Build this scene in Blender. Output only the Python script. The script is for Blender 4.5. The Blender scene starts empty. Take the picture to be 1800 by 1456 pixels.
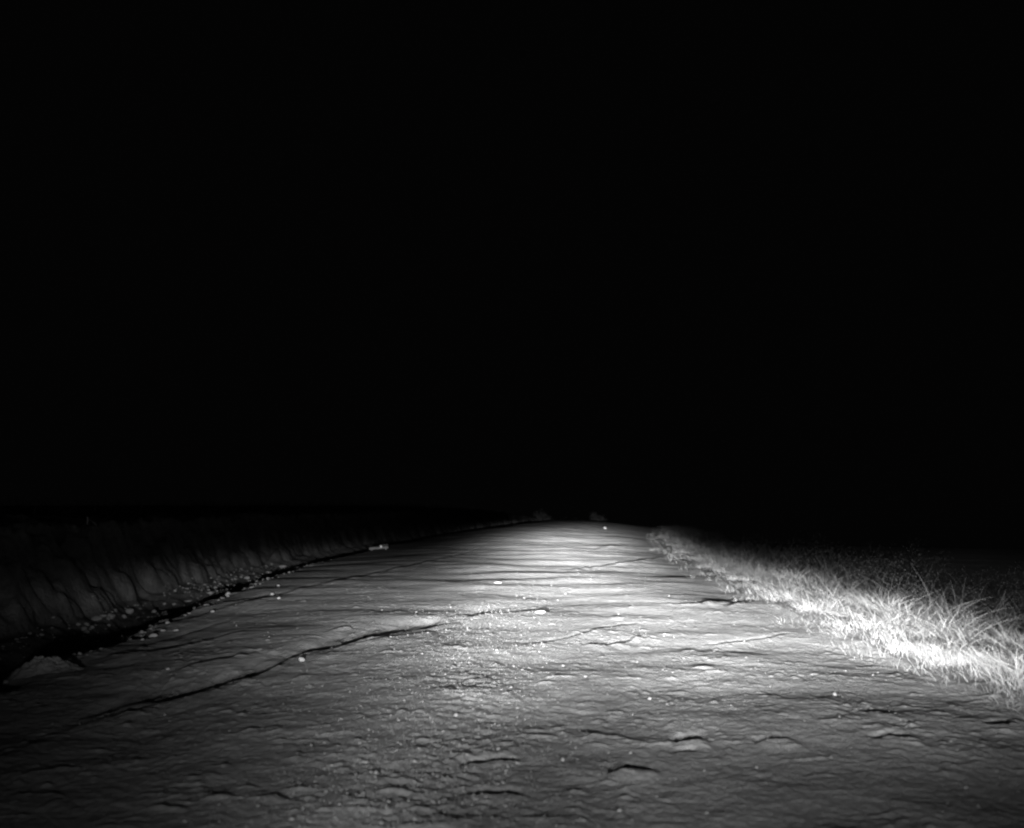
import bpy, math, random
import numpy as np

scene = bpy.context.scene
R = math.radians

# ------------------------------------------------------------------ camera
CAM_H, LENS, PITCH = 1.2, 35.0, math.atan(162 / 1750)
cam_data = bpy.data.cameras.new("camera")
cam = bpy.data.objects.new("camera", cam_data)
scene.collection.objects.link(cam)
cam.location = (0, 0, CAM_H)
cam.rotation_euler = (math.pi / 2 + PITCH, 0, 0)
cam_data.lens = LENS
cam_data.sensor_width = 36
cam_data.clip_start = 0.05
cam_data.clip_end = 3000
cam_data.dof.use_dof = True
cam_data.dof.focus_distance = 11.0
cam_data.dof.aperture_fstop = 2.0
scene.camera = cam

# ------------------------------------------------------------------ night sky
world = bpy.data.worlds.new("World")
scene.world = world
world.use_nodes = True
wt = world.node_tree
wt.nodes.clear()
bg = wt.nodes.new("ShaderNodeBackground")
wo = wt.nodes.new("ShaderNodeOutputWorld")
wt.links.new(bg.outputs[0], wo.inputs[0])
bg.inputs[0].default_value = (1, 1, 1, 1)      # black-and-white night sky, faint even airglow
bg.inputs[1].default_value = 0.0010

scene.view_settings.view_transform = 'Standard'
scene.view_settings.look = 'None'
scene.view_settings.exposure = 0.0
scene.view_settings.gamma = 1.0
scene.render.film_transparent = False
scene.cycles.use_denoising = True
scene.cycles.filter_width = 2.3          # the photograph is softly resolved


# ------------------------------------------------------------------ headlamps (the only lit lamps)
class Ex:
    """small arithmetic builder for shader nodes"""
    def __init__(self, nt, sock):
        self.nt, self.s = nt, sock

    def _m(self, op, *args):
        n = self.nt.nodes.new("ShaderNodeMath")
        n.operation = op
        for i, a in enumerate((self,) + args):
            if isinstance(a, Ex):
                self.nt.links.new(a.s, n.inputs[i])
            else:
                n.inputs[i].default_value = float(a)
        return Ex(self.nt, n.outputs[0])

    def __add__(self, o): return self._m('ADD', o)
    def __sub__(self, o): return self._m('SUBTRACT', o)
    def __mul__(self, o): return self._m('MULTIPLY', o)
    def __truediv__(self, o): return self._m('DIVIDE', o)
    def exp(self): return self._m('EXPONENT')
    def atan2(self, o): return self._m('ARCTAN2', o)
    def asin(self): return self._m('ARCSINE')
    def max(self, o): return self._m('MAXIMUM', o)

    def smooth(self, a, b):
        n = self.nt.nodes.new("ShaderNodeMapRange")
        n.interpolation_type = 'SMOOTHSTEP'
        self.nt.links.new(self.s, n.inputs[0])
        n.inputs[1].default_value, n.inputs[2].default_value = a, b
        n.inputs[3].default_value, n.inputs[4].default_value = 0, 1
        return Ex(self.nt, n.outputs[0])

    def gauss(self, c, w):
        d = (self - c) / w
        return (d * d * -1.0).exp()


LAMP_POWER = 42.0


def headlamp(name, x):
    """a dipped headlamp: hot spot below a cutoff, kicked up to the right, wide soft flood underneath"""
    d = bpy.data.lights.new(name, 'POINT')
    d.energy = LAMP_POWER
    d.shadow_soft_size = 0.075
    d.use_nodes = True
    nt = d.node_tree
    nt.nodes.clear()
    out = nt.nodes.new("ShaderNodeOutputLight")
    em = nt.nodes.new("ShaderNodeEmission")
    geo = nt.nodes.new("ShaderNodeTexCoord")
    sep = nt.nodes.new("ShaderNodeSeparateXYZ")
    nt.links.new(geo.outputs["Normal"], sep.inputs[0])
    vx, vy, vz = (Ex(nt, sep.outputs[i]) for i in range(3))
    az = vx.atan2(vy) * 57.2958           # degrees to the right of straight ahead
    dn = vz.asin() * -57.2958             # degrees below the horizontal
    fwd = vy.smooth(0.0, 0.2)
    def fall(start, scale):               # constant, then falling off below 'start' degrees down
        return ((dn - start).max(0.0) * (-1.0 / scale)).exp()
    # hot spot
    hw = (az - 3.5) / (dn.max(0.0) * 0.9 + 2.0)
    hot = (hw * hw * -1.0).exp() * dn.smooth(0.25, 1.25) * fall(0.95, 0.74) * 27500.0
    # broad part of the beam to the right of the axis, just under the hot spot
    main = az.smooth(-1.0, 7.5) * (az - 15.0).max(0.0).gauss(0.0, 7.5) * dn.smooth(0.9, 3.2) * fall(4.5, 0.70) * 520.0
    kerb = az.gauss(23.0, 8.5) * dn.smooth(-0.8, 2.0) * fall(3.9, 0.85) * 330.0
    # flood below the horizontal cutoff
    floodw = az.max(2.0).gauss(2.0, 18.0) * (az * -1.0).max(2.0).gauss(2.0, 10.7)
    flood = floodw * dn.smooth(0.85, 2.7) * fall(2.9, 0.95) * 560.0
    # low, wide part that reaches the verge and the foreground
    loww = (az - 3.0).max(0.0).gauss(0.0, 14.0) * (az * -1.0 + 3.0).max(0.0).gauss(0.0, 15.0)
    low = loww * dn.smooth(0.0, 1.6) * fall(3.0, 3.2) * 50.0
    centre = az.gauss(0.3, 5.0) * dn.smooth(2.0, 7.0) * fall(7.0, 5.0) * 12.0
    # light scattered above the cutoff
    stray = az.gauss(10.0, 40.0) * fall(-1.0, 8.0) * (dn * -1.0).max(0.0).gauss(0.0, 8.0) * 2.2
    tail = az.smooth(-0.5, 2.5) * az.gauss(3.0, 4.0) * dn.gauss(0.2, 0.6) * 480.0
    tot = (hot + main + centre + kerb + flood + low + stray + tail) * fwd
    nt.links.new(tot.s, em.inputs[1])
    nt.links.new(em.outputs[0], out.inputs[0])
    o = bpy.data.objects.new(name, d)
    scene.collection.objects.link(o)
    o.location = (x, 0.25, 0.66)
    return o


headlamp("headlamp_light", -0.62)
headlamp("headlamp_light", 0.62)

# ------------------------------------------------------------------ helpers
rng = np.random.default_rng(7)
random.seed(7)


def _hash(ix, iy, seed):
    h = (ix.astype(np.uint32) * np.uint32(374761393) + iy.astype(np.uint32) * np.uint32(668265263)
         + np.uint32((seed * 2246822519) & 0xffffffff))
    h = (h ^ (h >> np.uint32(13))) * np.uint32(1274126177)
    return h ^ (h >> np.uint32(16))


def noise(x, y, seed=0):
    """2-D gradient noise, about -0.7..0.7"""
    x = np.asarray(x, np.float32); y = np.asarray(y, np.float32)
    fx, fy = np.floor(x), np.floor(y)
    ix, iy = fx.astype(np.int32), fy.astype(np.int32)
    tx, ty = x - fx, y - fy
    def g(dx, dy):
        a = _hash(ix + dx, iy + dy, seed).astype(np.float32) * np.float32(2 * math.pi / 4294967296.0)
        return np.cos(a) * (tx - dx) + np.sin(a) * (ty - dy)
    ux = tx * tx * tx * (tx * (tx * 6 - 15) + 10)
    uy = ty * ty * ty * (ty * (ty * 6 - 15) + 10)
    a = g(0, 0); a = a + ux * (g(1, 0) - a)
    b = g(0, 1); b = b + ux * (g(1, 1) - b)
    return a + uy * (b - a)


def sstep(x, a, b):
    t = np.clip((x - a) / (b - a), 0, 1)
    return t * t * (3 - 2 * t)


def ground_at(px, py, z=0.0):
    """place on the ground seen at a point of the 1800x1456 photograph"""
    f = 1750.0
    dx, dy, dz = (px - 900) / f, 1.0, -(py - 728) / f
    c, s = math.cos(PITCH), math.sin(PITCH)
    wy, wz = dy * c - dz * s, dy * s + dz * c
    t = (z - CAM_H) / wz
    return dx * t, wy * t


def link(o, parent=None):
    scene.collection.objects.link(o)
    if parent:
        o.parent = parent
    return o


def mesh_from_arrays(name, verts, quads, mat, smooth=True, parent=None):
    me = bpy.data.meshes.new(name)
    verts = np.ascontiguousarray(verts, np.float32)
    quads = np.ascontiguousarray(quads, np.int32)
    n, k = quads.shape
    me.vertices.add(len(verts)); me.vertices.foreach_set("co", verts.ravel())
    me.loops.add(n * k); me.loops.foreach_set("vertex_index", quads.ravel())
    me.polygons.add(n)
    me.polygons.foreach_set("loop_start", np.arange(0, n * k, k, dtype=np.int32))
    me.polygons.foreach_set("loop_total", np.full(n, k, np.int32))
    me.polygons.foreach_set("use_smooth", np.full(n, smooth, bool))
    me.update(calc_edges=True)
    me.materials.append(mat)
    return link(bpy.data.objects.new(name, me), parent)


def grid_quads(nr, nc):
    i = np.arange(nr * nc, dtype=np.int32).reshape(nr, nc)
    return np.stack([i[:-1, :-1], i[:-1, 1:], i[1:, 1:], i[1:, :-1]], -1).reshape(-1, 4)


def tag(o, label=None, cat=None, group=None, kind=None):
    for k, v in (("label", label), ("category", cat), ("group", group), ("kind", kind)):
        if v:
            o[k] = v
    return o


# ------------------------------------------------------------------ materials (a black-and-white photograph: greys)
def earth_mat(name, lo, hi, scale, bump, fine=60.0, rough=0.95, dist=0.01):
    m = bpy.data.materials.new(name); m.use_nodes = True
    nt = m.node_tree; b = nt.nodes["Principled BSDF"]
    b.inputs["Roughness"].default_value = rough
    b.inputs["Specular IOR Level"].default_value = 0.12
    tc = nt.nodes.new("ShaderNodeTexCoord")
    n1 = nt.nodes.new("ShaderNodeTexNoise"); n1.inputs["Scale"].default_value = scale
    n1.inputs["Detail"].default_value = 6; n1.inputs["Roughness"].default_value = 0.62
    r = nt.nodes.new("ShaderNodeValToRGB")
    r.color_ramp.elements[0].position = 0.3; r.color_ramp.elements[0].color = (lo, lo, lo, 1)
    r.color_ramp.elements[1].position = 0.72; r.color_ramp.elements[1].color = (hi, hi, hi, 1)
    n2 = nt.nodes.new("ShaderNodeTexNoise"); n2.inputs["Scale"].default_value = fine
    n2.inputs["Detail"].default_value = 5; n2.inputs["Roughness"].default_value = 0.7
    bp = nt.nodes.new("ShaderNodeBump"); bp.inputs["Strength"].default_value = bump
    bp.inputs["Distance"].default_value = dist
    nt.links.new(tc.outputs["Object"], n1.inputs["Vector"]); nt.links.new(tc.outputs["Object"], n2.inputs["Vector"])
    nt.links.new(n1.outputs["Fac"], r.inputs[0]); nt.links.new(r.outputs[0], b.inputs["Base Color"])
    nt.links.new(n2.outputs["Fac"], bp.inputs["Height"]); nt.links.new(bp.outputs[0], b.inputs["Normal"])
    return m


def plant_mat(name, lo, hi, transl=0.35):
    """dry pale leaves, shade varying per blade, a little light passing through"""
    m = bpy.data.materials.new(name); m.use_nodes = True
    nt = m.node_tree; b = nt.nodes["Principled BSDF"]
    g = nt.nodes.new("ShaderNodeNewGeometry")
    r = nt.nodes.new("ShaderNodeValToRGB")
    r.color_ramp.elements[0].color = (lo, lo, lo, 1); r.color_ramp.elements[1].color = (hi, hi, hi, 1)
    nt.links.new(g.outputs["Random Per Island"], r.inputs[0]); nt.links.new(r.outputs[0], b.inputs["Base Color"])
    b.inputs["Roughness"].default_value = 0.7; b.inputs["Specular IOR Level"].default_value = 0.2
    tr = nt.nodes.new("ShaderNodeBsdfTranslucent"); nt.links.new(r.outputs[0], tr.inputs[0])
    mx = nt.nodes.new("ShaderNodeMixShader"); mx.inputs[0].default_value = transl
    nt.links.new(b.outputs[0], mx.inputs[1]); nt.links.new(tr.outputs[0], mx.inputs[2])
    nt.links.new(mx.outputs[0], nt.nodes["Material Output"].inputs[0])
    return m


M_road = earth_mat("packed_dirt", 0.24, 0.36, 2.6, 0.95, 62)
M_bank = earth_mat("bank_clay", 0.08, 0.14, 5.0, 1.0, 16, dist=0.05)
M_verge = earth_mat("verge_soil", 0.13, 0.22, 3.0, 0.6, 30)
M_rock = earth_mat("pale_stone", 0.17, 0.3, 9.0, 0.35, 90)
M_grit = earth_mat("gravel_stone", 0.16, 0.36, 45.0, 0.2, 200)
M_clod = earth_mat("dry_clod", 0.2, 0.29, 12.0, 0.6, 80)
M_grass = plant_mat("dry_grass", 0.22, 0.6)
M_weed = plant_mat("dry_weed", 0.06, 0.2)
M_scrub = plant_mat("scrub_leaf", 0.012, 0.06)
M_wood = earth_mat("weathered_plank", 0.28, 0.45, 18.0, 0.3, 90)
M_refl = bpy.data.materials.new("reflector_glass"); M_refl.use_nodes = True
_b = M_refl.node_tree.nodes["Principled BSDF"]
_n = M_refl.node_tree.nodes.new("ShaderNodeTexVoronoi"); _n.inputs["Scale"].default_value = 120
_r = M_refl.node_tree.nodes.new("ShaderNodeValToRGB")
_r.color_ramp.elements[0].color = (0.9, 0.9, 0.9, 1); _r.color_ramp.elements[1].color = (0.75, 0.75, 0.75, 1)
M_refl.node_tree.links.new(_n.outputs[0], _r.inputs[0]); M_refl.node_tree.links.new(_r.outputs[0], _b.inputs["Base Color"])
_b.inputs["Roughness"].default_value = 0.25; _b.inputs["Metallic"].default_value = 0.3

# ------------------------------------------------------------------ shape of the land
_ty = np.linspace(-10, 700, 7101)


def _edge(pts):
    v = np.interp(_ty, [p[0] for p in pts], [p[1] for p in pts])
    k = np.hanning(61); k /= k.sum()
    return np.convolve(np.pad(v, 30, mode='edge'), k, mode='valid')


_eL = _edge([(-10, -3.9), (7, -3.6), (9.5, -3.75), (12, -3.95), (17, -4.3), (22, -4.55), (30, -4.2), (42, -2.9), (54, -0.9),
             (65, 1.2), (80, 5.5), (110, 16), (700, 300)])
_eR = _edge([(-10, 3.25), (6, 3.1), (9, 3.05), (14, 3.25), (20, 3.65), (28, 4.3), (38, 5.4), (50, 7.2), (62, 9.3),
             (80, 13.3), (110, 24), (700, 308)])
eL = lambda y: np.interp(y, _ty, _eL)
eR = lambda y: np.interp(y, _ty, _eR)

# erosion steps read off the photograph: (points, height of lip, run-up length, depth of gully behind, gully width)
SCARPS = [
    ([(-60, 1345), (0, 1322), (150, 1272), (300, 1236), (420, 1205), (500, 1176), (600, 1146), (680, 1126), (800, 1102), (860, 1086), (900, 1079)], 0.02, 0.5, 0.055, 0.15),
    ([(600, 1150), (700, 1130), (800, 1112)], 0.015, 0.2, 0.02, 0.04),
    ([(300, 1092), (400, 1068), (470, 1052), (560, 1030), (700, 1001), (800, 980), (862, 964)], 0.03, 0.5, 0.04, 0.10),
    ([(230, 1090), (330, 1072), (430, 1055), (500, 1040)], 0.04, 0.4, 0.04, 0.08),
    ([(60, 1190), (170, 1160), (300, 1142), (400, 1120), (470, 1106)], 0.025, 0.3, 0.03, 0.06),
    ([(200, 1150), (300, 1122), (380, 1100)], 0.025, 0.3, 0.03, 0.06),
    ([(250, 1200), (330, 1178), (400, 1165), (500, 1146)], 0.015, 0.3, 0.02, 0.05),
    ([(570, 1118), (610, 1112), (640, 1116)], 0.04, 0.25, 0.03, 0.05),
    ([(1000, 1140), (1060, 1137), (1100, 1131), (1122, 1122), (1150, 1124), (1190, 1128)], 0.04, 0.25, 0.03, 0.04),
    ([(1190, 1132), (1260, 1129), (1330, 1122), (1410, 1111)], 0.022, 0.2, 0.03, 0.05),
    ([(905, 1146), (940, 1138), (1000, 1128), (1060, 1108), (1150, 1094)], 0.022, 0.2, 0.02, 0.04),
    ([(1000, 1003), (1060, 996), (1110, 988), (1180, 974)], 0.05, 0.6, 0.03, 0.15),
    ([(1040, 970), (1070, 962), (1120, 958)], 0.05, 0.8, 0.03, 0.2),
    ([(1135, 1063), (1200, 1066), (1260, 1060), (1310, 1046)], 0.05, 0.35, 0.04, 0.08),
    ([(1260, 1074), (1310, 1062), (1345, 1046)], 0.03, 0.25, 0.04, 0.08),
    ([(1172, 1050), (1195, 1048), (1230, 1044)], 0.02, 0.25, 0.01, 0.08),
    ([(880, 1086), (930, 1080), (950, 1075), (962, 1078), (1000, 1070)], 0.025, 0.2, 0.015, 0.05),
    ([(1178, 1312), (1198, 1308), (1215, 1307), (1248, 1308)], 0.018, 0.16, 0.075, 0.062),
    ([(1180, 1326), (1196, 1324), (1224, 1325)], 0.012, 0.08, 0.045, 0.035),
    ([(1066, 1365), (1100, 1362), (1125, 1360), (1160, 1363)], 0.028, 0.2, 0.07, 0.055),
    ([(806, 1354), (850, 1348), (890, 1346), (930, 1346)], 0.012, 0.15, 0.05, 0.045),
    ([(820, 1408), (880, 1406), (920, 1406)], 0.01, 0.15, 0.04, 0.04),
    ([(625, 1278), (660, 1272), (690, 1270)], 0.03, 0.15, 0.015, 0.03),
    ([(1535, 1313), (1570, 1311), (1620, 1314)], 0.02, 0.2, 0.05, 0.045),
    ([(1528, 1260), (1545, 1258), (1562, 1260)], 0.01, 0.1, 0.045, 0.05),
    ([(1744, 1281), (1770, 1278), (1794, 1275)], 0.015, 0.12, 0.05, 0.05),
    ([(1330, 1314), (1350, 1310), (1400, 1311)], 0.02, 0.12, 0.02, 0.03),
    ([(930, 928), (1000, 930), (1080, 932)], 0.05, 2.0, 0.03, 0.5),
]
_k = lambda pts: 0.9 if pts[0][1] > 1240 else 0.52          # farther steps are more worn
SCARPS = [([ground_at(*p) for p in pts], a * _k(pts), w, d * _k(pts), g) for pts, a, w, d, g in SCARPS]


def scarp_height(X, Y):
    """each step rises towards its lip, drops sharply behind it and is scoured at its foot"""
    out = np.zeros_like(X)
    for pts, A, w, D, gw in SCARPS:
        px = np.array([p[0] for p in pts]); py = np.array([p[1] for p in pts])
        o = np.argsort(px); px, py = px[o], py[o]
        m = (X > px[0] - 0.2) & (X < px[-1] + 0.2) & (Y > py.min() - 4 * w) & (Y < py.max() + 6 * gw + 0.3)
        if not m.any():
            continue
        x, y = X[m], Y[m]
        sz = 0.5 * (w + gw)
        yl = np.interp(x, px, py) + 0.9 * gw * noise(x * 3.1, y * 0 + py[0], 91) + 0.55 * gw * noise(x * 9, y * 3, 92) + 0.4 * gw * noise(x * 24, y * 8, 95)
        slope = np.gradient(py, px) if len(px) > 1 else np.zeros(1)
        cosn = 1 / np.sqrt(1 + np.interp(x, px, slope) ** 2)
        d = (y - yl) * cosn
        L = px[-1] - px[0]
        fe = 0.06 if L > 2 else 0.3
        fade = sstep(x, px[0] - 0.02, px[0] + fe * L) * (1 - sstep(x, px[-1] - max(fe, 0.3) * L, px[-1] + 0.02))
        fade = fade * np.clip(0.72 + (0.5 if L > 3 else 1.0) * noise(x * 2.3, y * 1.1, 93) + 0.9 * noise(x * 7, y * 2.5, 94), 0.05, 1.05)
        back = max(0.016, 0.5 * gw)
        p = np.where(d < 0, A * np.exp(np.minimum(d, 0) / w), A * np.exp(-np.maximum(d, 0) / back))
        p = p - D * np.exp(-((d - 1.5 * gw) / gw) ** 2)
        out[m] += p * fade
    return out


def height(X, Y, detail=True):
    X = np.asarray(X, np.float32); Y = np.asarray(Y, np.float32)
    l, r = eL(Y).astype(np.float32), eR(Y).astype(np.float32)
    c = 0.5 * (l + r)
    u = l - X + 0.35 * noise(X * 0.9, Y * 0.7, 11) + 0.2 * noise(X * 2.2, Y * 1.7, 14) + 0.14 * noise(X * 5, Y * 4, 12)
    v = X - r + 0.30 * noise(X * 0.8, Y * 0.6, 13)
    far = np.maximum(Y - 56, 0)
    h = -np.where(far < 20, 0.0022 * far ** 2, 0.0022 * 400 + 0.088 * (far - 20))
    h = h + 0.38 * sstep(Y, 22, 62) * np.exp(-((X - (c - 1.2)) / 3.1) ** 2)
    h = h - 0.005 * np.clip(X - c, -4.5, 4.5) ** 2 + 0.03
    # left: ditch, then eroded bank with rills
    h = h - (0.23 + 0.3 * noise(Y * 0.45, u * 0, 15)) * sstep(u, -0.3, 0.5) * (1 - sstep(u, 0.7, 1.5))
    rill_y = Y + 1.0 * u
    rill = np.abs(noise(rill_y * 1.3, u * 0.35, 21)) * 0.10 + noise(rill_y * 0.9, u * 0.35, 25) * 0.35 + np.abs(noise(rill_y * 3.4 + 0.6 * noise(u * 2, Y, 24), u * 0.8, 22)) * 0.07 + 0.4 * noise(Y * 0.3, u * 0.1, 23)
    ub = u - 1.25 + (rill - 0.3) * (0.15 + 0.28 * noise(Y * 0.5, u * 0.3, 26)) * sstep(u, 1.0, 1.7)
    bank = 1.5 * np.clip(ub, 0, 0.68) + 0.05 * np.clip(ub - 0.68, 0, 4) 
    h = h + bank + sstep(u, 1.1, 1.8) * (0.12 * noise(X * 1.6, Y * 1.1, 27) + 0.06 * noise(X * 5, Y * 3.2, 28) + 0.05 * noise(X * 12, Y * 8, 29))
    # right: low berm, then the ground falls away behind the grass
    h = h + 0.07 * np.exp(-((v - 0.25) / 0.3) ** 2)
    h = h - 0.19 * np.clip(v - 0.8, 0, 5.0) - 0.02 * np.clip(v - 5.8, 0, 300)
    if not detail:
        return h
    near = 1 / (1 + (Y / 60) ** 2)
    onroad = (1 - sstep(u, 0.0, 0.6)) * (1 - sstep(v, 0.0, 0.8))
    h = h + 0.05 * noise(X / 2.6, Y / 3.4, 31) + 0.03 * noise(X / 1.2, Y / 1.0, 32)
    # worn steps across the track: slow rise, sharp fall facing away from the lamps
    def steps(spacing, tilt, warp, wx, wy, seed, sharp):
        ph = (Y - tilt * X) / spacing + warp * noise(X / wx, Y / wy, seed) + 0.35 * noise(X * 3.2 / wx, Y * 3.2 / wy, seed + 1) + 0.12 * noise(X * 11 / wx, Y * 9 / wy, seed + 2)
        fr = ph - np.floor(ph)
        return np.where(fr < sharp, (fr / sharp) ** 1.6, (1 - fr) / (1 - sharp))
    tl = np.where(X < 0, 0.35 - 0.09 * np.maximum(X, -4), 0.35 - 0.02 * X)
    brk = (0.55 + 0.9 * noise(X / 0.25, Y / 0.12, 48)) * (0.45 + 0.55 * sstep(Y, 4.5, 9.0)) * (0.75 + 0.7 * noise(X / 1.4, Y / 1.6, 49))
    h = h + onroad * 0.0065 * steps(0.95, tl, 2.2, 2.0, 1.3, 141, 0.88) * sstep(noise(X / 1.0, Y / 0.5, 43), 0.05, 0.45) * brk
    h = h + onroad * 0.0032 * steps(0.42, tl, 1.9, 0.9, 0.55, 144, 0.85) * sstep(noise(X / 0.6, Y / 0.3, 45), 0.0, 0.4) * brk
    h = h + onroad * 0.0014 * steps(0.17, tl, 1.6, 0.45, 0.22, 147, 0.8) * sstep(noise(X / 0.35, Y / 0.2, 46), 0.0, 0.4)
    # lumps, pits, grain
    h = h + (1 - 0.5 * sstep(Y, 6, 11)) * (0.010 * noise(X / 0.42, Y / 0.34, 51) + 0.005 * noise(X / 0.17, Y / 0.15, 52))
    # small lumps leaning away from the lamps: soft lit fronts, dark backs
    def lean(wx, wy, seed, k):
        n0 = noise(X / wx, Y / wy, seed)
        return noise(X / wx, Y / wy - k * n0, seed)
    nearw = 1 - sstep(Y, 9, 22)
    l1 = np.maximum(lean(0.17, 0.13, 53, 0.7) - 0.14, 0)
    l2 = np.maximum(lean(0.075, 0.06, 59, 0.65) - 0.10, 0)
    h = h + nearw * (0.030 * l1 * sstep(noise(X / 0.8, Y / 0.55, 54), -0.05, 0.35)
                     + 0.022 * l2 * sstep(noise(X / 0.6, Y / 0.5, 60), -0.12, 0.25))
    h = h + np.where(Y < 26, 1 - 0.55 * sstep(Y, 6, 12), 0) * (0.0044 * noise(X / 0.06, Y / 0.055, 55) + 0.0042 * noise(X / 0.024, Y / 0.024, 56))
    # loose windrow along the crown
    xw = -0.33 - 0.08 * np.sin(Y * 0.8) - 0.03 * np.maximum(6 - Y, 0) + np.maximum(Y - 20, 0) * 0.03
    wind = np.exp(-((X - xw) / 0.34) ** 2)
    h = h + wind * (0.006 + (0.010 * noise(X / 0.05, Y / 0.05, 57) + 0.010 * noise(X / 0.1, Y / 0.1, 58)) * (1 - sstep(Y, 6, 11)))
    h = h + scarp_height(X, Y)
    return h


def h1(x, y):
    return float(height(np.array([x]), np.array([y]))[0])


rows = [np.linspace(-8, 1, 10, endpoint=False), np.linspace(1.0, 3.2, 110, endpoint=False)]
rows.append(3.2 * 1.0028 ** np.arange(int(math.log(125 / 3.2) / math.log(1.0028))))
y_last = rows[-1][-1]
rows.append(y_last * 1.07 ** np.arange(1, 25))
ROWS = np.concatenate(rows).astype(np.float32)
NR = len(ROWS)


def strip(name, offs_fn, mat):
    Yg = ROWS[:, None]
    X = offs_fn(ROWS)
    Y = np.broadcast_to(Yg, X.shape).copy()
    Z = height(X.ravel(), Y.ravel()).reshape(X.shape)
    v = np.stack([X, Y, Z], -1).reshape(-1, 3)
    o = mesh_from_arrays(name, v, grid_quads(*X.shape), mat)
    return tag(o, kind="structure")


tt = np.linspace(0, 1, 1150, dtype=np.float32)[None, :]
strip("dirt_road", lambda y: eL(y)[:, None] * (1 - tt) + eR(y)[:, None] * tt, M_road)
ul = np.concatenate([np.linspace(0, 4.2, 330), 4.2 + np.geomspace(0.02, 150, 40)])[::-1].astype(np.float32)[None, :]
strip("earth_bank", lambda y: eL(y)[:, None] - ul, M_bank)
vr = np.concatenate([np.linspace(0, 3.0, 150), 3.0 + np.geomspace(0.03, 300, 50)]).astype(np.float32)[None, :]
strip("roadside_slope", lambda y: eR(y)[:, None] + vr, M_verge)


# ------------------------------------------------------------------ loose gravel (uncountable)
_t = (1 + 5 ** 0.5) / 2
ICO_V = np.array([(-1, _t, 0), (1, _t, 0), (-1, -_t, 0), (1, -_t, 0), (0, -1, _t), (0, 1, _t), (0, -1, -_t), (0, 1, -_t),
                  (_t, 0, -1), (_t, 0, 1), (-_t, 0, -1), (-_t, 0, 1)], np.float32) / math.sqrt(1 + _t * _t)
ICO_F = np.array([(0, 11, 5), (0, 5, 1), (0, 1, 7), (0, 7, 10), (0, 10, 11), (1, 5, 9), (5, 11, 4), (11, 10, 2), (10, 7, 6), (7, 1, 8),
                  (3, 9, 4), (3, 4, 2), (3, 2, 6), (3, 6, 8), (3, 8, 9), (4, 9, 5), (2, 4, 11), (6, 2, 10), (8, 6, 7), (9, 8, 1)], np.int32)


def pebbles(name, x, y, size, mat):
    n = len(x)
    z = height(x, y)
    ang = rng.uniform(0, 6.283, n)
    V = ICO_V[None] * (1 + rng.uniform(-0.28, 0.28, (n, 12, 1)))
    V = V * np.stack([rng.uniform(0.8, 1.3, n), rng.uniform(0.7, 1.1, n), rng.uniform(0.5, 0.9, n)], -1)[:, None, :]
    ca, sa = np.cos(ang)[:, None], np.sin(ang)[:, None]
    V = np.stack([V[..., 0] * ca - V[..., 1] * sa, V[..., 0] * sa + V[..., 1] * ca, V[..., 2]], -1) * size[:, None, None]
    V[..., 0] += x[:, None]; V[..., 1] += y[:, None]; V[..., 2] += (z + size * 0.05)[:, None]
    F = (ICO_F[None] + (np.arange(n) * 12)[:, None, None]).reshape(-1, 3)
    return mesh_from_arrays(name, V.reshape(-1, 3), F, mat, smooth=False)


ny = 3.0 * np.exp(rng.uniform(0, 1, 9000) ** 2.2 * math.log(12 / 3.0))
nx = -0.36 - 0.03 * np.maximum(6 - ny, 0) + rng.normal(0, 0.34, 9000)
my = 3.0 * np.exp(rng.uniform(0, 1, 5200) * math.log(20 / 3.0))
mx = rng.uniform(-3.7, 2.9, 5200)
keep = noise(mx / 0.8, my / 0.8, 77) + rng.uniform(-0.3, 0.3, 5200) > 0.02
gx = np.concatenate([nx, mx[keep]]); gy = np.concatenate([ny, my[keep]])
gs = np.minimum(0.0022 + 0.0014 * rng.exponential(1.0, len(gx)), 0.010)
tag(pebbles("gravel", gx, gy, gs, M_grit), "loose pale gravel scattered along the crown of the dirt road", "gravel", kind="stuff")

# crumbs of rubble in the ditch
cy = rng.uniform(7, 24, 1500)
cx = eL(cy) - rng.uniform(-0.25, 1.25, 1500)
tag(pebbles("rubble", cx, cy, 0.006 + 0.009 * rng.exponential(1.0, 1500).clip(0, 3), M_rock), "small broken rubble crumbs lying in the ditch below the bank", "rubble", kind="stuff")


def land_at(px, py):
    """first place where the line of sight through a point of the photograph meets the land"""
    f = 1750.0
    dx, dy, dz = (px - 900) / f, 1.0, -(py - 728) / f
    c, s = math.cos(PITCH), math.sin(PITCH)
    wy, wz = dy * c - dz * s, dy * s + dz * c
    t = 3.0 * np.exp(np.linspace(0, 3.3, 9000))
    x, y, z = dx * t, wy * t, CAM_H + wz * t
    i = np.argmax(height(x, y, False) > z)
    return float(x[i]), float(y[i]), float(z[i])


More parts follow.
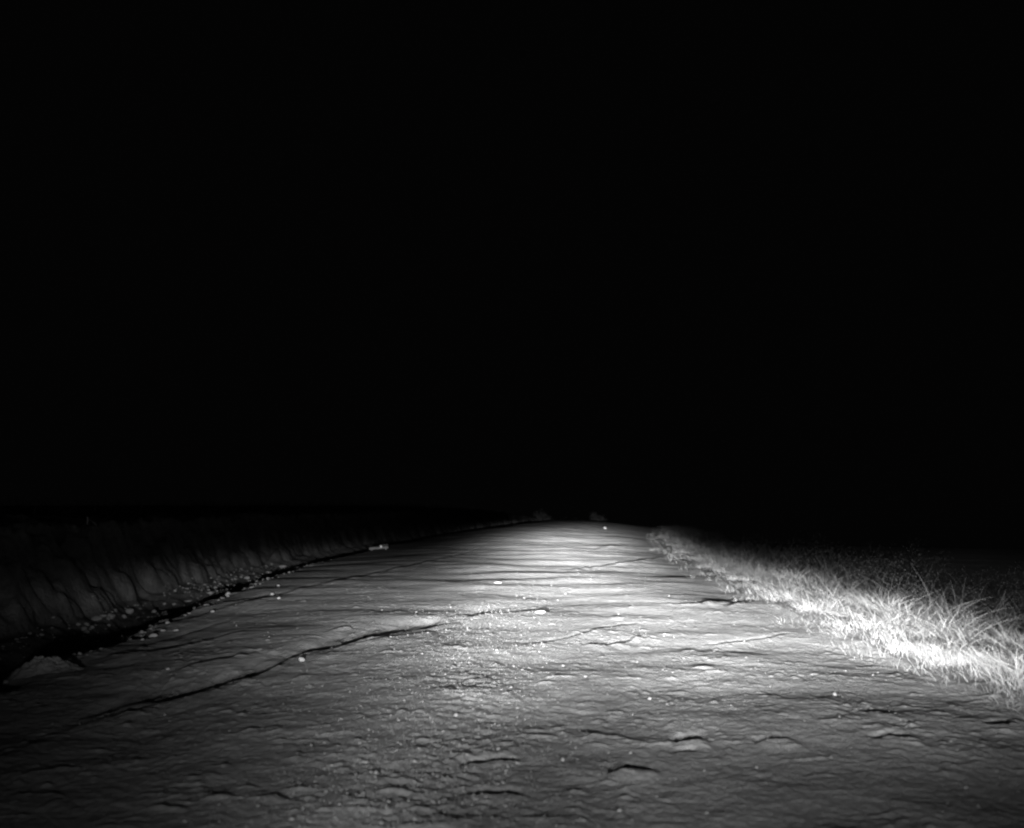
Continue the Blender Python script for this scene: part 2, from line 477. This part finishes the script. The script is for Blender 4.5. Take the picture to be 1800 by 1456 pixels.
# ------------------------------------------------------------------ rocks, one object each
def rock_mesh(name, sx, sy, sz, seed, mat, cuts=6, rough=0.12):
    import bmesh
    bm = bmesh.new()
    bmesh.ops.create_icosphere(bm, subdivisions=3, radius=1.0)
    rr = random.Random(seed)
    planes = []
    for _ in range(cuts):
        a, b = rr.uniform(0, 6.283), rr.uniform(-0.4, 1.0)
        n = np.array([math.cos(a) * math.sqrt(1 - b * b), math.sin(a) * math.sqrt(1 - b * b), b])
        planes.append((n, rr.uniform(0.55, 0.85)))
    co = np.array([v.co[:] for v in bm.verts])
    for n, d in planes:                              # broken flat faces
        k = co @ n
        co = co - np.maximum(k - d, 0)[:, None] * n[None] * 0.92
    q = seed * 3.7
    co *= 1 + rough * (noise(co[:, 0] * 2.3 + q, co[:, 1] * 2.3 + co[:, 2] * 1.7, seed) + 0.5 * noise(co[:, 0] * 6 + q, co[:, 2] * 6 + co[:, 1] * 4, seed + 1))[:, None]
    co *= np.array([sx, sy, sz])
    for v, c in zip(bm.verts, co):
        v.co = c
    me = bpy.data.meshes.new(name)
    bm.to_mesh(me); bm.free()
    for p in me.polygons:
        p.use_smooth = True
    me.materials.append(mat)
    return me


def rock(px, py, wpx, aspect, tall, label, group, cat="rock", name="rock", mat=None, z0=-0.12, sink=0.35, rot=None):
    x, y, _ = land_at(px, py)
    w = wpx * y / 1750 * 0.5
    seed = int(px * 13 + py * 7) % 9973
    me = rock_mesh(name, w, w * aspect, w * tall, seed, mat or M_rock)
    o = link(bpy.data.objects.new(name, me))
    o.location = (x, y, h1(x, y) + w * tall * (1 - sink) * 0.8)
    o.rotation_euler = (0.1, -0.08, random.Random(seed).uniform(-0.5, 0.5) if rot is None else rot)
    return tag(o, label, cat, group)


G1 = "rocks in the ditch rubble below the bank"
G2 = "rocks strewn along the left edge of the road"
G3 = "single stones lying on the road surface"
ROCKS = [
    (227, 1076, 16, .9, .8, "largest pale angular rock, at the top of the rubble heap against the bank", G1),
    (195, 1089, 15, .9, .85, "round bright rock in the middle of the rubble heap in the ditch", G1),
    (218, 1086, 10, .9, .85, "pale rock just below and left of the largest angular rock", G1),
    (270, 1076, 10, .9, .75, "lone pale oval rock to the right of the rubble heap, at the bank foot", G1),
    (170, 1093, 19, .7, .5, "wide broken slab lying left of the round bright rock", G1),
    (181, 1087, 15, .6, .35, "thin flat slab resting above the wide broken slab", G1),
    (197, 1077, 8, .8, .4, "small flat stone left of the largest angular rock", G1),
    (202, 1072, 8, .8, .35, "topmost small flat stone of the rubble heap, against the bank", G1),
    (147, 1111, 12, .9, .8, "dull rounded rock at the lower left of the rubble heap", G1),
    (161, 1108, 10, .9, .7, "pale tilted rock right beside the dull rounded one, low in the heap", G1),
    (152, 1116, 11, .9, .7, "lowest rounded rock of the rubble heap, beside the dark ditch", G1),
    (151, 1101, 12, .6, .45, "longish grey slab above the dull rounded rocks, left in the heap", G1),
    (137, 1102, 11, .9, .6, "dim grey rock near the left end of the rubble heap", G1),
    (121, 1107, 6, .9, .7, "small stone at the left end of the rubble heap", G1),
    (73, 1119, 11, .8, .5, "dim low rock lying alone far left of the rubble heap", G1),
    (95, 1123, 7, .8, .5, "small dim stone between the lone dim rock and the rubble heap", G1),
    (93, 1088, 9, .7, .4, "small stone lying on the bank above the left end of the rubble", G1),
    (191, 1104, 8, .9, .7, "small pale stone in the dark hollow below the round bright rock", G1),
    (293, 1083, 13, .7, .6, "oblong pale rock on the far lip of the dark hollow", G1),
    (309, 1082, 8, .7, .6, "small pale stone touching the right side of the oblong rock", G1),
    (272, 1093, 8, .8, .7, "stone at the right rim of the dark hollow, below the oblong rock", G1),
    (331, 1056, 16, .4, .22, "long thin pale slab lying at the foot of the bank", G1),
    (289, 1061, 7, .8, .7, "small stone at the bank foot, above the lone oval rock", G1),
    (306, 1062, 7, .8, .7, "small stone at the bank foot beside the left end of the long thin slab", G1),
    (269, 1117, 17, .6, .42, "bright brick-like slab on the road side of the ditch", G2),
    (286, 1109, 12, .6, .45, "flat pale stone just right of the bright brick-like slab", G2),
    (309, 1108, 13, .5, .35, "long flat stone right of the flat pale one, at the road edge", G2),
    (265, 1107, 12, .4, .25, "thin sliver of stone above the bright brick-like slab", G2),
    (250, 1124, 8, .8, .6, "small stone at the lower left of the bright brick-like slab", G2),
    (172, 1137, 17, .7, .3, "low dim flat rock on the road edge below the rubble heap", G2),
    (400, 1048, 10, .9, .85, "pale pyramid-shaped rock standing beside the ditch midway along the bank", G2),
    (479, 1046, 11, .8, .65, "bright lumpy rock out on the road, right of the pyramid-shaped rock", G2),
    (415, 1033, 8, .8, .6, "small pale rock at the ditch, just beyond the pyramid-shaped rock", G2),
    (489, 1031, 7, .8, .6, "small rock on the road beyond the bright lumpy rock", G2),
    (434, 1018, 12, .7, .5, "dim broad rock at the bank foot beyond the small pale one", G2),
    (370, 1044, 10, .8, .6, "dim rock at the bank foot, left of the pyramid-shaped rock", G2),
    (352, 1062, 11, .5, .35, "flat stone on the road side of the ditch, right of the long thin slab", G2),
    (472, 1008, 12, .7, .5, "grey rock at the far end of the ditch where the bank bends", G2),
    (496, 998, 16, .7, .35, "broad flat rock farthest along the ditch", G2),
    (490, 1055, 6, .9, .8, "tiny dark-shadowed stone below the bright lumpy rock", G2),
    (373, 1078, 8, .7, .6, "small stone on the rutted road below the pyramid-shaped rock", G2),
]
for r in ROCKS:
    rock(*r)
STONES = [
    (530, 1166, 13, 1.0, .9, "round stone sitting on the lip of the long dark rut", G3),
    (802, 1257, 9, 1.0, .85, "bright pebble-like stone alone in the middle of the foreground gravel", G3),
    (661, 1359, 8, 1.0, .9, "pale stone at the left of the foreground gravel streak", G3),
    (729, 1336, 7, 1.0, .9, "small white stone in the thick of the foreground gravel streak", G3),
    (876, 1313, 7, 1.0, .8, "small pale stone right of the gravel, above the flat pair", G3),
    (851, 1325, 9, .8, .6, "flat oval stone beside the small pale one at the gravel edge", G3),
    (989, 1333, 8, 1.0, .85, "pale stone on bare dirt left of the dark potholes", G3),
    (1467, 1220, 9, .9, .85, "single white stone on the smooth dirt below the bright grass", G3),
    (1063, 930, 7, .9, .9, "bright white stone on the far crest of the road", G3),
    (294, 1180, 9, .9, .8, "dim stone with a dark shadow on the left wheel track", G3),
    (670, 1450, 10, 1.0, .8, "blurred stone at the very bottom of the gravel streak", G3),
    (512, 1447, 10, .9, .7, "blurred stone at the bottom left of the gravel", G3),
    (1142, 1224, 7, .9, .8, "small white stone on the brightly lit track above the potholes", G3),
    (760, 1405, 8, .9, .8, "blurred pale stone at the right rim of the lowest gravel", G3),
]
for px, py, w, a, t, lab, g in STONES:
    rock(px, py, w, a, t, lab, g, cat="stone", name="stone", mat=M_grit if py < 950 else M_clod, sink=0.6, z0=0.0)
CLODS = [
    (874, 1026, 18, .8, .22, "smooth earth clod with a shadow behind it, mid road", "clods of earth on the road"),
    (950, 1079, 22, .7, .3, "small pale clod on the bright part of the road", "clods of earth on the road"),
    (640, 1338, 20, .8, .25, "flat clod left of the foreground gravel", "clods of earth on the road"),
]
for px, py, w, a, t, lab, g in CLODS:
    rock(px, py, w, a, t, lab, g, cat="earth clod", name="earth_clod", mat=M_clod, sink=0.55, z0=0.0)


# mound of loose dirt at the left road edge
def dirt_mound():
    x0, y0 = ground_at(68, 1190, -0.05)
    n, m = 70, 110
    rr = np.linspace(0, 1, n)[:, None]; th = np.linspace(0, 2 * math.pi, m)[None, :]
    lx = (0.36 * rr * np.cos(th)); ly = (0.22 * rr * np.sin(th))
    prof = 0.105 * (1 - sstep(rr, 0.0, 1.0)) ** 0.8
    hh = prof * (1 + 0.25 * np.cos(th + 0.6)) + (1 - rr ** 2) * (0.05 * noise(lx * 9, ly * 9, 61) + 0.03 * noise(lx * 24, ly * 24, 62) + 0.012 * noise(lx * 60, ly * 60, 63))
    X, Y = lx + x0, ly + y0
    g = height(X.ravel(), Y.ravel(), True).reshape(X.shape)
    Z = g + hh - 0.01
    o = mesh_from_arrays("dirt_mound", np.stack([X - x0, Y - y0, Z], -1).reshape(-1, 3), grid_quads(n, m), M_verge)
    o.location = (x0, y0, 0)
    return tag(o, "low crumbly mound of loose dirt at the dark left road edge", "dirt mound")


dirt_mound()


# ------------------------------------------------------------------ grass on the right verge (uncountable)
def blades(name, x, y, length, width, mat, lean_x=-0.12, seg=5, droop=1.0):
    n = len(x)
    z = height(x, y, False) - 0.01
    th = 5.0 * noise(x * 3.5, y * 2.6, 81) + rng.normal(0, 1.3, n) + math.pi
    lean = rng.uniform(0.15, 0.85, n)
    dx = np.cos(th) * lean + lean_x * rng.uniform(0.3, 1.4, n)
    dy = np.sin(th) * lean - 0.10
    dr = rng.uniform(0.35, 1.35, n) * droop * np.clip(length / 0.16, 0.25, 1.0)
    fa = rng.uniform(0, 2 * math.pi, n)
    fx, fy = np.cos(fa), np.sin(fa)
    t = np.linspace(0, 1, seg + 1)
    P = np.zeros((n, seg + 1, 2, 3), np.float32)
    for k, tk in enumerate(t):
        f = tk + dr * tk * tk * 0.9
        cx_ = x + length * dx * f
        cy_ = y + length * dy * f
        cz_ = z + length * (tk - 0.42 * dr * tk ** 2.4)
        w = width * np.clip(length / 0.28, 0.35, 1.0) * (1 - tk ** 1.8) + 0.0005
        for s, sg in ((0, -1), (1, 1)):
            P[:, k, s, 0] = cx_ + sg * w * fx * 0.5
            P[:, k, s, 1] = cy_ + sg * w * fy * 0.5
            P[:, k, s, 2] = cz_
    nv = (seg + 1) * 2
    q = np.array([(2 * k, 2 * k + 1, 2 * k + 3, 2 * k + 2) for k in range(seg)], np.int32)
    Q = (q[None] + (np.arange(n) * nv)[:, None, None]).reshape(-1, 4)
    return mesh_from_arrays(name, P.reshape(-1, 3), Q, mat, smooth=True)


def verge_points(n, y0, y1, v0, v1, power=1.0, clump=1.4):
    y = y0 * np.exp(rng.uniform(0, 1, n) * math.log(y1 / y0))
    v = v0 + (v1 - v0) * rng.uniform(0, 1, n) ** power
    v = v + 0.25 * noise(y * 0.9, y * 0, 71) * 2 * (1 - v / v1)
    x = eR(y) + v
    k = noise(x * clump, y * clump * 0.8, 72) + rng.uniform(-0.45, 0.45, n) > -0.12
    return x[k], y[k], v[k]


x, y, v = verge_points(430000, 4.5, 62, -0.25, 3.4, 1.3)
k = rng.uniform(0, 1, len(x)) < 0.03 + 0.97 * sstep(v + 0.55 * noise(x * 1.7, y * 1.1, 84) + 0.3 * noise(x * 6, y * 4, 86), -0.05, 0.8) * (1 - 0.6 * sstep(y, 18, 34))
x, y, v = x[k], y[k], v[k]
ln = (0.12 + 0.18 * sstep(v, 0.0, 1.3)) * rng.uniform(0.4, 1.3, len(x)) * 0.95 * (1 + 1.2 * noise(x * 2.4, y * 1.7, 83))
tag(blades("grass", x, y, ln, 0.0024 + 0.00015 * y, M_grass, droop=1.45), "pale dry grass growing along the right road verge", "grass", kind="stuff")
x, y, v = verge_points(26000, 6.5, 45, 1.2, 7.0, 1.1, 1.3)
ln = rng.uniform(0.2, 0.7, len(x)) * (1 + 0.6 * noise(x * 1.1, y * 0.8, 85))
x2, y2, v2 = verge_points(7000, 9.0, 40, 2.2, 8.0, 1.0, 0.9)
k = noise(x2 * 0.8, y2 * 0.5, 87) > 0.0
x = np.concatenate([x, x2[k]]); y = np.concatenate([y, y2[k]])
ln = np.concatenate([ln, rng.uniform(0.4, 1.2, k.sum())])
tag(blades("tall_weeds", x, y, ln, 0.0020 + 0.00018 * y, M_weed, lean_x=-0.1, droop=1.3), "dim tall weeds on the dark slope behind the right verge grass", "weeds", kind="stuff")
# leafy scrub behind the grass: small leaves clumped through its height
y = 13.0 * np.exp(rng.uniform(0, 1, 60000) * math.log(40 / 13.0)); x = eR(y) + rng.uniform(1.8, 9.0, 60000)
cl = noise(x * 0.9, y * 0.6, 88)
k = cl + rng.uniform(-0.2, 0.2, 60000) > 0.05
x, y, cl = x[k], y[k], cl[k]
z = height(x, y, False) + rng.uniform(0, 1, len(x)) ** 0.8 * np.clip(0.25 + 1.9 * cl, 0.15, 1.2)
n = len(x)
d1 = rng.normal(0, 1, (n, 3)); d1 /= np.linalg.norm(d1, axis=1)[:, None]
d2 = np.cross(d1, rng.normal(0, 1, (n, 3))); d2 /= np.linalg.norm(d2, axis=1)[:, None]
sz = (rng.uniform(0.006, 0.014, n) + 0.0003 * y)[:, None]
c = np.stack([x, y, z], -1)
Vl = np.stack([c - d1 * sz, c + d2 * sz * 0.4, c + d1 * sz, c - d2 * sz * 0.4], 1).reshape(-1, 3)
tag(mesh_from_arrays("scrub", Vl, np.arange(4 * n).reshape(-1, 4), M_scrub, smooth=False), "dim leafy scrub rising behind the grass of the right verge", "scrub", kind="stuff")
# thin dry growth on top of the bank
y = rng.uniform(6, 60, 2500); x = eL(y) - rng.uniform(2.6, 7, 2500)
tag(blades("bank_grass", x, y, rng.uniform(0.15, 0.5, 2500), 0.006 + 0.0002 * y, M_weed), "sparse dim grass on top of the earth bank", "grass", kind="stuff")


# ------------------------------------------------------------------ bushes at the far crest
def bush(x, y, w, hgt, nleaf, label):
    z = float(height(np.array([x]), np.array([y]), False)[0])
    root = link(bpy.data.objects.new("bush", None)); root.location = (x, y, z)
    tag(root, label, "bush", "low bushes beyond the crest of the road")
    tips = []
    V, F = [], []
    for k in range(17):
        a, rr = random.uniform(0, 6.28), random.uniform(0.2, 1.0)
        tip = np.array([math.cos(a) * w * rr * 0.5, math.sin(a) * w * rr * 0.4, hgt * random.uniform(0.3, 1.15) * (1 - 0.35 * rr)])
        mid = tip * 0.5 + np.array([0, 0, hgt * 0.12])
        tips.append((mid, tip))
        b = len(V)
        for p, rad in ((np.zeros(3), 0.018), (mid, 0.012), (tip, 0.004)):
            for j in range(4):
                V.append(p + rad * np.array([math.cos(j * 1.571), math.sin(j * 1.571), 0]))
        for s in range(2):
            for j in range(4):
                F.append((b + s * 4 + j, b + s * 4 + (j + 1) % 4, b + s * 4 + 4 + (j + 1) % 4, b + s * 4 + 4 + j))
    mesh_from_arrays("stems", np.array(V), np.array(F), M_weed, parent=root)
    L, Q = [], []
    for i in range(nleaf):
        m_, t_ = random.choice(tips)
        c = m_ + (t_ - m_) * random.uniform(0.1, 1.1) + np.random.default_rng(i + int(x * 99) % 1000).normal(0, 0.06 * w, 3) * np.array([1, 1, .6])
        c[2] = max(c[2], 0.02)
        a, s = random.uniform(0, 6.28), random.uniform(0.03, 0.075)
        d1 = np.array([math.cos(a), math.sin(a), random.uniform(-.6, .6)]) * s
        d2 = np.array([-math.sin(a) * .5, math.cos(a) * .5, random.uniform(-.7, .9)]) * s * 0.6
        b = len(L); L += [c - d1, c + d2, c + d1, c - d2]; Q.append((b, b + 1, b + 2, b + 3))
    mesh_from_arrays("foliage", np.array(L), np.array(Q), M_weed, smooth=False, parent=root)


bush(2.0, 66, 1.9, 0.95, 1500, "ragged pale bush at the left of the road crest, the largest of the three")
bush(5.8, 69, 1.3, 0.75, 1000, "small pale bush straight ahead at the road crest, above the white stone")
bush(4.1, 71, 1.9, 0.55, 900, "low dim bush between the two paler ones beyond the crest")


# ------------------------------------------------------------------ plank with a reflector at the far left road edge
def box_mesh(name, sx, sy, sz, mat, parent, loc, rot=(0, 0, 0), bev=0.006):
    import bmesh
    bm = bmesh.new()
    bmesh.ops.create_cube(bm, size=1.0)
    for v in bm.verts:
        v.co = (v.co.x * sx, v.co.y * sy, v.co.z * sz)
    bmesh.ops.bevel(bm, geom=list(bm.edges), offset=bev, segments=2, affect='EDGES')
    me = bpy.data.meshes.new(name); bm.to_mesh(me); bm.free()
    me.materials.append(mat)
    o = link(bpy.data.objects.new(name, me), parent)
    o.location, o.rotation_euler = loc, rot
    return o


def plank():
    x, y = ground_at(666, 964, 0.0)
    z = h1(x, y)
    root = link(bpy.data.objects.new("reflector_board", None)); root.location = (x, y, z)
    root.rotation_euler = (0, R(-4), R(3))
    tag(root, "short pale board with a bright round reflector at the dark far left road edge", "board")
    box_mesh("plank", 0.54, 0.03, 0.06, M_wood, root, (0, 0, 0.06))
    box_mesh("back_plank", 0.25, 0.03, 0.05, M_verge, root, (0.145, 0.045, 0.125))
    for sx in (-0.2, 0.2):
        box_mesh("foot", 0.035, 0.09, 0.05, M_wood, root, (sx, 0.02, 0.012), bev=0.003)
    import bmesh
    bm = bmesh.new()
    bmesh.ops.create_cone(bm, cap_ends=True, segments=24, radius1=0.034, radius2=0.026, depth=0.02)
    me = bpy.data.meshes.new("reflector"); bm.to_mesh(me); bm.free(); me.materials.append(M_refl)
    o = link(bpy.data.objects.new("reflector", me), root)
    o.location = (0.07, -0.026, 0.095); o.rotation_euler = (R(86), 0, 0)


plank()


# ------------------------------------------------------------------ stick and twig on the bank
def stick(name, pts, r0, r1, label, cat, group=None):
    V, F = [], []
    n = len(pts)
    for i, p in enumerate(pts):
        r = r0 + (r1 - r0) * i / (n - 1)
        for j in range(8):
            V.append((p[0] + r * math.cos(j * math.pi / 4), p[1] + r * math.sin(j * math.pi / 4), p[2]))
    for i in range(n - 1):
        for j in range(8):
            F.append((i * 8 + j, i * 8 + (j + 1) % 8, i * 8 + 8 + (j + 1) % 8, i * 8 + 8 + j))
    o = mesh_from_arrays(name, np.array(V), np.array(F), M_wood)
    return tag(o, label, cat, group)


bx, by, bz = land_at(153, 922)
stick("stick", [(bx, by, bz - .05), (bx + .005, by, bz + .05), (bx, by, bz + .11)], 0.014, 0.012, "short pale stick standing upright on the dark bank", "stick")
stick("twig", [(bx + .14, by, bz - .02), (bx + .09, by, bz + .03), (bx + .03, by, bz + .07)], 0.009, 0.006, "thin pale twig leaning beside the upright stick on the bank", "twig")
